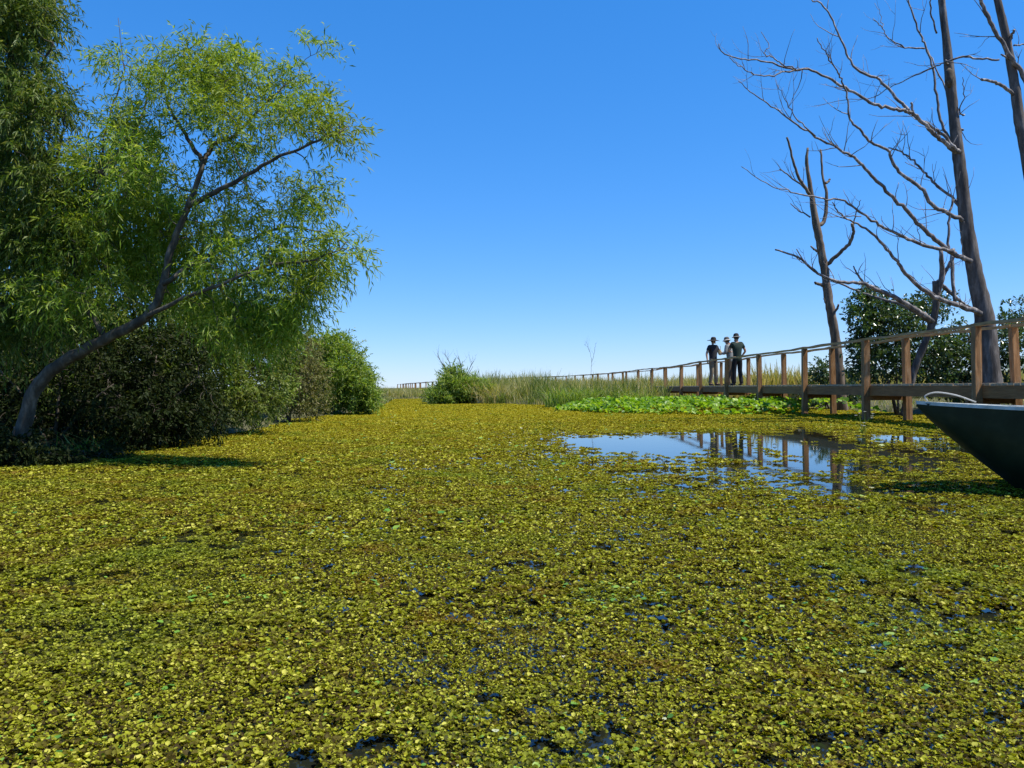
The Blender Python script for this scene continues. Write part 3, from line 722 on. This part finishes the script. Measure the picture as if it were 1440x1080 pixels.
# shrubs on the right bank
b, st = stems(1260, 578, 19.4, [(1215, 440, 19.4), (1260, 430, 19.6), (1300, 430, 19.8), (1230, 480, 19.2)])
leafy('shrub', 'large glossy dark green shrub behind the boardwalk between the two dead trunks', 'shrub', b, st,
      [(1222, 445, 30, 34, 19.4, .7, 110), (1265, 455, 40, 36, 19.6, .8, 130), (1235, 500, 44, 40, 19.4, .8, 160), (1300, 500, 50, 45, 19.9, .8, 170), (1310, 430, 34, 20, 20, .6, 45), (1215, 415, 18, 10, 19.6, .3, 14)],
      'glossy_leaf', .085, .045, nsub=3, nleaf=10, sub=.26, droop=.25, broad=True)
b, st = stems(1400, 575, 19.8, [(1360, 470, 19.8), (1410, 460, 19.8), (1440, 480, 20)])
leafy('shrub', 'deep shaded shrub behind the thick dead trunk at the right', 'shrub', b, st,
      [(1350, 500, 45, 45, 20.4, .8, 150), (1420, 490, 50, 45, 20, .8, 150), (1440, 440, 30, 30, 20.4, .6, 40), (1375, 545, 60, 25, 20, .8, 90), (1490, 510, 50, 50, 20, .8, 60)],
      'glossy_leaf', .09, .046, nsub=3, nleaf=10, sub=.28, droop=.25, broad=True)
b, st = stems(1160, 578, 25.2, [(1150, 520, 25.2), (1170, 515, 25.2)])
leafy('shrub', 'small dark bush at the foot of the slim dead trunk', 'shrub', b, st, [(1160, 530, 22, 24, 25.2, .5, 80), (1195, 545, 24, 22, 25, .5, 60), (1150, 550, 24, 18, 25, .5, 40)],
      'glossy_leaf', .09, .045, nsub=3, nleaf=10, sub=.28, droop=.25, broad=True)
# bush on the far shore with dry twigs on top
b, st = stems(645, 569, 40.5, [(615, 500, 40.5), (625, 520, 40.5), (650, 510, 40.5), (665, 515, 40.6), (640, 515, 40.3)])
fb = leafy('shrub', 'spiky green bush with dry twigs on top on the far shore', 'shrub', b, st,
      [(644, 545, 26, 17, 40.5, .9, 120), (626, 556, 24, 11, 40.2, .8, 80), (668, 552, 22, 14, 40.4, .8, 90), (640, 527, 12, 7, 40.5, .4, 16)], 'bright_leaf', .26, .04, nsub=4, nleaf=13, sub=.5, droop=.05)
mc = MB(); bl_ = np.array([b[0], b[1], 0])
for pts in ([(635, 530), (622, 512), (615, 497)], [(640, 530), (632, 510), (625, 496)], [(650, 530), (648, 512), (645, 503)], [(655, 530), (662, 515), (666, 508)]):
    p, r = limb(mc, pp(pts, 40.5, 40.4), .02, .008, 5, 5); twigs(mc, p, r, 7, .3, .7, .012, .4, .3)
mc.build('dry_twigs', M['dead'], fb, loc=bl_)
# bare sapling above the reeds
bs_ = P(831, 562, 37); bs_[2] = 0
rt = empty('bare_sapling', tuple(bs_), 'thin bare pale sapling sticking up from the reeds', 'sapling')
mc = MB()
for pts in ([(831, 562), (831, 530), (832, 508), (829, 492), (824, 480)], [(832, 510), (836, 495), (838, 482)], [(829, 495), (826, 488), (821, 484)]):
    p, r = limb(mc, pp(pts, 37, 37), .009, .004, 5, 5, wig=.01); twigs(mc, p, r, 3, .2, .5, .005, .5, .4)
mc.build('stem', M['dead'], rt, loc=np.array([bs_[0], bs_[1], 0]))
# arching sedge clumps
def sedge(label, cx, cy, d, n, h, w, mat, lean, spread):
    b = P(cx, cy, d); b[2] = 0
    a = rng.uniform(0, 2 * PI, n); r = spread * np.sqrt(rng.random(n))
    o = grass('sedge_clump', mat, b[0] + r * np.cos(a), b[1] + r * np.sin(a), h * rng.uniform(.5, 1.1, n), w, lean)
    o.data.transform(Matrix.Translation((-b[0], -b[1], 0))); o.location = (b[0], b[1], 0)
    return tag(o, label, 'plant')
sedge('arching green sedge clump at the left end of the broad leaved water plants', 805, 572, 31.5, 500, 1.0, .03, M['bright_leaf'], 1.3, 1.1)
sedge('dark tufted sedge between the far bush and the straw reeds', 700, 567, 39.5, 400, .9, .03, M['reed'], 1.0, 1.0)
sedge('dark green arching sedge where the straw reeds meet the boardwalk', 838, 570, 34, 520, 1.05, .032, M['mid_leaf'], 1.3, 1.2)
sedge('green sedge tuft below the first open stretch of the boardwalk', 880, 570, 33, 420, .8, .03, M['bright_leaf'], 1.2, 1.2)
sedge('pale straw coloured reed tuft just right of the spiky far bush', 685, 567, 40, 420, 1.35, .03, M['field'], .7, .9)
sedge('low arching leaves growing out of the weed below the willow', 125, 640, 10.2, 40, .35, .022, M['bright_leaf'], 1.6, .35)
# small flowering plant in front of the boardwalk
b = P(1213, 610, 13.2); b[2] = 0
rt = empty('flowering_plant', tuple(b), 'small water plant with white flowers in front of the boardwalk posts', 'plant')
ms_ = MB(); PET = solid_mat('white_petal', (.7, .7, .6), (.8, .8, .72), 20, .6, bump=0)
for _ in range(9):
    e = b + np.array([rng.normal(0, .09), rng.normal(0, .09), rng.uniform(.12, .38)])
    ms_.tube([b + rng.normal(0, .03, 3) * [1, 1, 0], (b + e) / 2 + rng.normal(0, .02, 3), e], [.005, .004, .003], 4)
    k = 6; a = np.arange(k) * 2 * PI / k; dv = np.stack([np.cos(a), np.sin(a), np.full(k, .4)], -1)
    mf = MB(); mf.leaf(np.tile(e, (k, 1)), dv, np.tile([0, 0, 1.0], (k, 1)), np.full(k, .03), np.full(k, .022)); mf.build('flower', PET, rt, loc=np.array([b[0], b[1], 0]))
ms_.build('stems', M['bright_leaf'], rt, loc=np.array([b[0], b[1], 0]))

# ------------------------------------------------------------------ boat
bow = P(1289, 566, 6.25); stern_dir = np.array([math.cos(math.radians(-14)), math.sin(math.radians(-14)), 0]); bn = np.array([-stern_dir[1], stern_dir[0], 0])
BL = 4.1
boat = empty('rowing_boat', (bow[0], bow[1], 0), 'dark green rowing boat with a pale top edge and raked bow pointing left', 'boat')
bloc = np.array([bow[0], bow[1], 0]); zt = bow[2]
def station(u):
    """u 0 bow .. 1 stern: half beam at gunwale, chine, keel z, sheer z"""
    hb = .66 * (1 - (1 - min(u / .5, 1)) ** 2.1) ** .8 * (1 - .12 * max(0, u - .6) / .4) + .012
    kz = zt - .03 - (zt + .10) * min(1, u / .215) ** .88 if u < .215 else -.13 + .05 * (u - .215)
    sz = zt - .10 * min(1, u / .45) ** .8 - .02 * (u > .9)
    return hb, hb * .74, kz, sz
us = np.concatenate([np.linspace(0, .215, 15), np.linspace(.25, 1, 14)])
def hull_mesh(inset, zoff):
    rows = []
    for u in us:
        hb, ch, kz, sz = station(u); hb = max(hb - inset, .004); ch = max(ch - inset, .003); kz = kz + zoff
        kz = min(kz, sz - .012)
        cz = kz + (sz - kz) * .22
        pr = [(-hb, sz), (-(hb * .55 + ch * .5), cz + (sz - cz) * .55), (-ch, cz), (-ch * .5, kz + (cz - kz) * .4), (0, kz), (ch * .5, kz + (cz - kz) * .4), (ch, cz), (hb * .55 + ch * .5, cz + (sz - cz) * .55), (hb, sz)]
        c = bow + stern_dir * (u * BL)
        rows.append([[c[0] + bn[0] * a, c[1] + bn[1] * a, z_] for a, z_ in pr])
    return np.array(rows)
def rowquads(n, k, flip=False):
    i = np.arange(n - 1)[:, None] * k; j = np.arange(k - 1)[None]
    q = np.stack([i + j, i + j + 1, i + k + j + 1, i + k + j], -1).reshape(-1, 4)
    return q[:, ::-1] if flip else q
o_, i_ = hull_mesh(0, 0), hull_mesh(.03, .03)
mb = MB(); n = len(us)
mb.add(o_, rowquads(n, 9)); mb.add(i_, rowquads(n, 9, True))
mb.add(o_[-1], [[0, 1, 7, 8], [1, 2, 6, 7], [2, 3, 5, 6]], [[3, 4, 5]])
gt, gnt, gbs = newmat('dark_green_paint')
nz = noise(gnt, 6, 6, .6); rr = ramp(gnt, [(.006, .016, .010), (.011, .026, .016), (.022, .036, .022), (.06, .065, .05)], [.3, .55, .7, .82]); gnt.links.new(nz.outputs[0], rr.inputs[0]); gnt.links.new(rr.outputs[0], gbs.inputs['Base Color'])
gbs.inputs['Roughness'].default_value = .5; gbs.inputs['Specular IOR Level'].default_value = .3
mb.build('hull', gt, boat, smooth=True, loc=bloc)
pale = solid_mat('pale_paint', (.34, .36, .32), (.62, .63, .59), 9, .6, bump=.1, pos=[.3, .6])
for sgn in (0, 8):
    mb = MB(); cpath = (o_[:, sgn] + i_[:, sgn]) / 2; V = []
    for k, c in enumerate(cpath):
        u_ = bn * (.024 if us[k] > .02 else .012)
        V.append([c - u_ + [0, 0, -.012], c + u_ + [0, 0, -.012], c + u_ + [0, 0, .014], c - u_ + [0, 0, .014]])
    i = np.arange(n - 1)[:, None] * 4; j = np.arange(4)[None]; k = (j + 1) % 4
    mb.add(np.array(V), np.concatenate([np.stack([i + j, i + k, i + 4 + k, i + 4 + j], -1).reshape(-1, 4), [[3, 2, 1, 0]]]))
    mb.build('gunwale', gt if sgn == 99 else pale, boat, loc=bloc)
mb = MB()       # fore deck
k = 11; V = np.stack([i_[1:k, 0] + [0, 0, -.002], (i_[1:k, 0] + i_[1:k, 8]) / 2 + [0, 0, .012], i_[1:k, 8] + [0, 0, -.002]], 1); mb.add(V, rowquads(k - 1, 3))
V2 = V + [0, 0, -.02]; mb.add(V2, rowquads(k - 1, 3, True))
mb.build('foredeck', pale, boat, loc=bloc)
for u in (.5, .8):
    hb, ch, kz, sz = station(u); c = bow + stern_dir * (u * BL); mb = MB()
    mb.box((c[0], c[1], sz - .17), (.24, 2 * hb - .13, .03), np.stack([stern_dir, bn, [0, 0, 1]], 1)); mb.build('thwart', pale, boat, loc=bloc)
mb = MB()
hp = spline([bow + stern_dir * .08 + [0, 0, .01], bow + stern_dir * .06 + [0, 0, .05], bow + stern_dir * .14 + [0, 0, .078], bow + stern_dir * .28 + [0, 0, .055], bow + stern_dir * .42 + [0, 0, .0]], 6)
mb.tube(hp, .0055, 8); mb.build('grab_handle', solid_mat('grey_rope', (.30, .29, .26), (.42, .41, .38), 30, .7), boat, smooth=True, loc=bloc)

# ------------------------------------------------------------------ people
def sphere(c, r, nu=12, nv=8):
    c = np.array(c); r = np.broadcast_to(np.asarray(r, float), (3,))
    V = [c + [0, 0, -r[2]]]
    for i in range(1, nv):
        th = PI * i / nv
        for j in range(nu):
            V.append(c + r * [math.sin(th) * math.cos(2 * PI * j / nu), math.sin(th) * math.sin(2 * PI * j / nu), -math.cos(th)])
    V.append(c + [0, 0, r[2]]); q = []; t = []
    for i in range(nv - 2):
        for j in range(nu):
            a = 1 + i * nu + j; b_ = 1 + i * nu + (j + 1) % nu; q.append([a, b_, b_ + nu, a + nu])
    for j in range(nu):
        t.append([0, 1 + (j + 1) % nu, 1 + j]); e = 1 + (nv - 2) * nu; t.append([len(V) - 1, e + j, e + (j + 1) % nu])
    return np.array(V), q, t
def skin(chains, root=0):
    """chains: list of [(point, rx, ry), ...]; shared points join up.  Returns verts, faces."""
    verts, rad, edges, ix = [], [], [], {}
    for ch in chains:
        prev = None
        for p, rx, ry in ch:
            key = tuple(round(float(q), 4) for q in p)
            if key not in ix: ix[key] = len(verts); verts.append(key); rad.append((rx, ry))
            if prev is not None: edges.append((prev, ix[key]))
            prev = ix[key]
    me = bpy.data.meshes.new('tmp'); me.from_pydata(verts, edges, []); ob = bpy.data.objects.new('tmp', me); COL.objects.link(ob)
    ob.modifiers.new('s', 'SKIN').use_smooth_shade = True
    sm = ob.modifiers.new('u', 'SUBSURF'); sm.levels = 1; sm.render_levels = 1
    seen = set(); par = list(range(len(verts)))
    def fd(a):
        while par[a] != a: a = par[a]
        return a
    for a, b_ in edges: par[fd(a)] = fd(b_)
    for i, sv in enumerate(me.skin_vertices[0].data):
        sv.radius = rad[i]; sv.use_root = fd(i) not in seen; seen.add(fd(i))
    dg = bpy.context.evaluated_depsgraph_get(); ev = ob.evaluated_get(dg); m2 = ev.to_mesh()
    V = np.array([v.co[:] for v in m2.vertices]); q = [p.vertices[:] for p in m2.polygons if len(p.vertices) == 4]; t = [p.vertices[:] for p in m2.polygons if len(p.vertices) == 3]
    ev.to_mesh_clear(); bpy.data.objects.remove(ob); bpy.data.meshes.remove(me)
    return V, q, t
SKIN = solid_mat('skin', (.34, .19, .12), (.40, .24, .16), 10, .55, bump=0)
HAIR = solid_mat('hair', (.03, .02, .015), (.06, .045, .03), 30, .6, bump=.2)
SHOE = solid_mat('shoe', (.03, .025, .02), (.06, .05, .04), 20, .7, bump=.1)
def cloth(name, c): return solid_mat(name, tuple(a * .8 for a in c), c, 7, .85, bump=.25, dist=.01)
def hat(mb, c, tilt, rb, rc, hc, brim_drop, mbb=None):
    prof = [(rc * .0, hc), (rc * .4, hc * .97), (rc * .72, hc * .84), (rc * .92, hc * .5), (rc, 0)]
    pb = [(rc, 0), (rc * 1.2, -.004), ((rb + rc) / 2, -brim_drop * .5), (rb, -brim_drop), (rb - .002, -brim_drop - .008), (rc * .98, -.014)]
    for pr, tgt in ((prof, mb), (pb, mbb or mb)):
        nu = 18; V = np.array([[[r_ * math.cos(2 * PI * j / nu), r_ * math.sin(2 * PI * j / nu) * 1.08, z_] for j in range(nu)] for r_, z_ in pr])
        ct, st_ = math.cos(tilt), math.sin(tilt)
        V = V @ np.array([[1, 0, 0], [0, ct, -st_], [0, st_, ct]]).T + np.array(c)
        i = np.arange(len(pr) - 1)[:, None] * nu; j = np.arange(nu)[None]; k = (j + 1) % nu
        tgt.add(V, np.stack([i + k, i + j, i + nu + j, i + nu + k], -1).reshape(-1, 4))
def hand(w_, e_, side, curl=.4):
    """palm, four fingers and a thumb continuing the forearm; each finger is its own chain"""
    w_ = np.array(w_); e_ = np.array(e_); d = unit(w_ - e_)
    fwd = np.array([0, 1.0, 0]) if abs(d[1]) < .8 else np.array([0, 0, 1.0])
    side_v = unit(np.cross(d, fwd)) * side; nrm = unit(np.cross(d, side_v)) * side
    ax = unit(fwd - d * np.dot(fwd, d))     # across the palm, thumb side
    k = w_ + d * .09; out = []
    palm = [(w_, .024, .02), (w_ + d * .05, .036, .017), (k, .036, .015)]
    for i, (o, l) in enumerate(((.027, .068), (.009, .076), (-.009, .07), (-.027, .055))):
        a = k + ax * o - d * .012; b_ = a + d * l * .5 - side_v * l * .1 * curl; c = b_ + d * l * .35 - side_v * l * .45 * curl; e2 = c + d * l * .15 - side_v * l * .4 * curl
        out.append([(a, .009, .009), (b_, .0085, .0085), (c, .008, .008), (e2, .006, .006)])
    a = w_ + d * .03 + ax * .022; b_ = a + d * .03 + ax * .028; c = b_ + d * .03 + ax * .006
    out.append([(a, .011, .011), (b_, .010, .010), (c, .008, .008)])
    return palm, out
def person(loc, rz, label, shirt, trousers, arms, hatspec, legs=((-.02, .03), (.03, -.02)), lean=0.0, headfwd=0.0, sc=1.0, long_sleeve=False, headturn=0.0):
    root = empty('person', loc, label, 'person', 'people standing on the boardwalk'); root.rotation_euler = (0, 0, rz); root.scale = (sc, sc, sc)
    def B(x, y, z):                                     # lean the upper body forward from the hips
        y += lean * max(0, z - .95); return (x, y, z)
    hf = headfwd
    pel, sp, chs, nk = (0, 0, .96), B(0, -.01, 1.16), B(0, -.005, 1.36), B(0, .005, 1.485)
    hd0, hd1, hd2 = B(0, .02 + hf * .4, 1.545 - hf * .1), B(0, .03 + hf * .8, 1.62 - hf * .25), B(0, .02 + hf, 1.69 - hf * .35)
    ch = [[(pel, .105, .075), (sp, .10, .07), (chs, .15, .10), (nk, .055, .055), (hd0, .062, .075), (hd1, .075, .092), (hd2, .06, .075)]]
    top = [[((0, 0, .80), .16, .12), ((0, 0, .88), .172, .132), ((0, 0, .97), .172, .132), (sp, .155, .122), (chs, .178, .128), (B(0, .003, 1.455), .10, .085)]]
    bot = [[((0, -.005, 1.12), .15, .115), ((0, 0, 1.03), .158, .118), ((0, 0, .93), .165, .125)]]
    shoes = []; fingers = []
    for sgn, (fy, ky) in zip((1, -1), legs):
        hip = (.095 * sgn, 0, .88); kn = (.11 * sgn, (fy * .5) + ky + .02, .49); an = (.12 * sgn, fy - .02, .085); toe = (.145 * sgn, fy + .16, .035)
        ch.append([(pel, .105, .075), (hip, .075, .08), (kn, .055, .058), (an, .036, .04), ((.13 * sgn, fy + .06, .045), .036, .03), (toe, .034, .022)])
        bot.append([((0, 0, .93), .165, .125), (hip, .105, .108), (kn, .078, .08), ((an[0], an[1], .12), .07, .075), ((an[0], an[1], .06), .072, .08)])
        shoes.append([((an[0], an[1] - .06, .045), .04, .042), ((an[0] + .005 * sgn, fy + .05, .045), .045, .042), (toe, .043, .032), ((.15 * sgn, fy + .20, .03), .032, .024)])
    for sgn, (el, wr) in zip((1, -1), arms):
        sh = B(.175 * sgn, 0, 1.42); el = (el[0] * sgn, el[1], el[2]); wr = (wr[0] * sgn, wr[1], wr[2])
        palm, fg = hand(wr, el, sgn)
        ch.append([(chs, .15, .10), (sh, .062, .064), (el, .043, .043)] + [(p, a, b_) for p, a, b_ in [(wr, .027, .024)] + palm[1:]])
        fingers += fg
        mid = tuple(np.array(sh) * .35 + np.array(el) * .65)
        if long_sleeve: top.append([(chs, .178, .128), (sh, .08, .082), (el, .06, .06), (tuple(np.array(el) * .15 + np.array(wr) * .85), .042, .042)])
        else: top.append([(chs, .178, .128), (sh, .08, .082), (mid, .066, .066)])
    mb = MB(); mb.add(*skin(ch))
    for f_ in fingers: mb.add(*skin([f_]))
    hc = np.array(hd1) + [0, .0, .02]; fy = hc[1] + .088
    for sx in (-1, 1): mb.add(*sphere((sx * .078, hc[1] - .005, hc[2] - .012), (.012, .022, .032), 8, 6))
    mb.add(*sphere((0, fy + .008, hc[2] - .022), (.014, .02, .024), 8, 6))
    body = mb.build('body', SKIN, root, smooth=True)
    for sx in (-1, 1):
        me_ = MB(); me_.add(*sphere((sx * .032, fy - .012, hc[2] + .006), (.012, .012, .009), 8, 6)); me_.build('eye', HAIR, root, smooth=True)
    me_ = MB(); me_.add(*sphere((0, fy - .01, hc[2] - .062), (.022, .012, .007), 8, 6)); me_.build('mouth', solid_mat('lip', (.22, .09, .07), (.26, .11, .09), 10, .5, bump=0), root, smooth=True)
    mb = MB(); mb.add(*sphere(hc + [0, -.022, .012], (.088, .092, .105), 14, 10)); mb.build('hair', HAIR, root, smooth=True)
    mb = MB(); mb.add(*skin(top)); mb.build('shirt', shirt, root, smooth=True)
    mb = MB(); mb.add(*skin(bot)); mb.build('trousers', trousers, root, smooth=True)
    for c in shoes:
        mb = MB(); mb.add(*skin([c])); mb.build('shoe', SHOE, root, smooth=True)
    hm, rb, hh, drop, band = hatspec
    mb = MB(); m2 = MB(); hat(mb, hc + [0, -.005, .035], -.08 - hf, rb, .098, hh, drop, m2)
    ho = mb.build('hat', hm, root, smooth=True); m2.build('brim', band or hm, ho, smooth=True)
    return root
dz_ = deck_z(30) + .0
p1 = person((8.0, 31.6, deck_z(29.9)), math.radians(-150), 'person in a wide brimmed dark hat and black shirt, one arm bent across the chest', cloth('black_cloth', (.02, .022, .028)), cloth('grey_khaki_cloth', (.20, .17, .12)),
       (((.30, -.02, 1.16), (.33, .05, .92)), ((.28, .04, 1.15), (.08, .24, 1.25))), (cloth('dark_hat', (.025, .022, .018)), .225, .105, .035, None), headturn=.3, sc=1.09)
p2 = person((8.30, 30.2, deck_z(28.6)), math.radians(45), 'person in a pale brimmed hat and grey shirt bending in behind the green shirted one', cloth('grey_cloth', (.20, .21, .20)), cloth('brown_cloth', (.07, .055, .04)),
       (((.27, .06, 1.16), (.14, .28, 1.18)), ((.27, .04, 1.16), (.10, .28, 1.15))), (cloth('cap_grey', (.10, .09, .08)), .15, .11, .025, cloth('pale_cap', (.5, .48, .44))), lean=.10, headfwd=.06, sc=1.05, long_sleeve=True)
p3 = person((8.08, 28.5, deck_z(26.8)), math.radians(12), 'person seen from behind in a dark green shirt, black trousers and dark hat', cloth('dark_green_cloth', (.016, .034, .026)), cloth('black_trouser_cloth', (.012, .012, .016)),
       (((.31, .0, 1.17), (.25, .16, 1.0)), ((.29, .05, 1.17), (.12, .25, 1.16))), (cloth('black_hat', (.02, .02, .022)), .145, .12, .015, cloth('pale_brim', (.42, .40, .37))), lean=.03, headfwd=.02, sc=1.05)
# tan pouch held by the first person
mb = MB(); v, q, t = sphere((0, 0, 0), (.09, .05, .11), 12, 8); v = np.sign(v) * np.abs(v) ** .8 * np.array([.09, .05, .11]) ** .2
mb.add(v, q, t)
mb.tube(spline([(-.06, 0, .08), (-.10, .02, .2), (-.04, .06, .26)], 5), .010, 6)
ob = mb.build('pouch', cloth('tan_cloth', (.42, .31, .15)), smooth=True)
c_, s_ = math.cos(math.radians(-150)), math.sin(math.radians(-150)); lx, ly = -.07, .27
ob.location = (8.0 + 1.09 * (c_ * lx - s_ * ly), 31.6 + 1.09 * (s_ * lx + c_ * ly), deck_z(29.9) + 1.2 * 1.09); ob.rotation_euler = (0, .4, math.radians(-150))
tag(ob, 'small tan pouch held at the chest by the person in the wide brimmed hat', 'pouch')
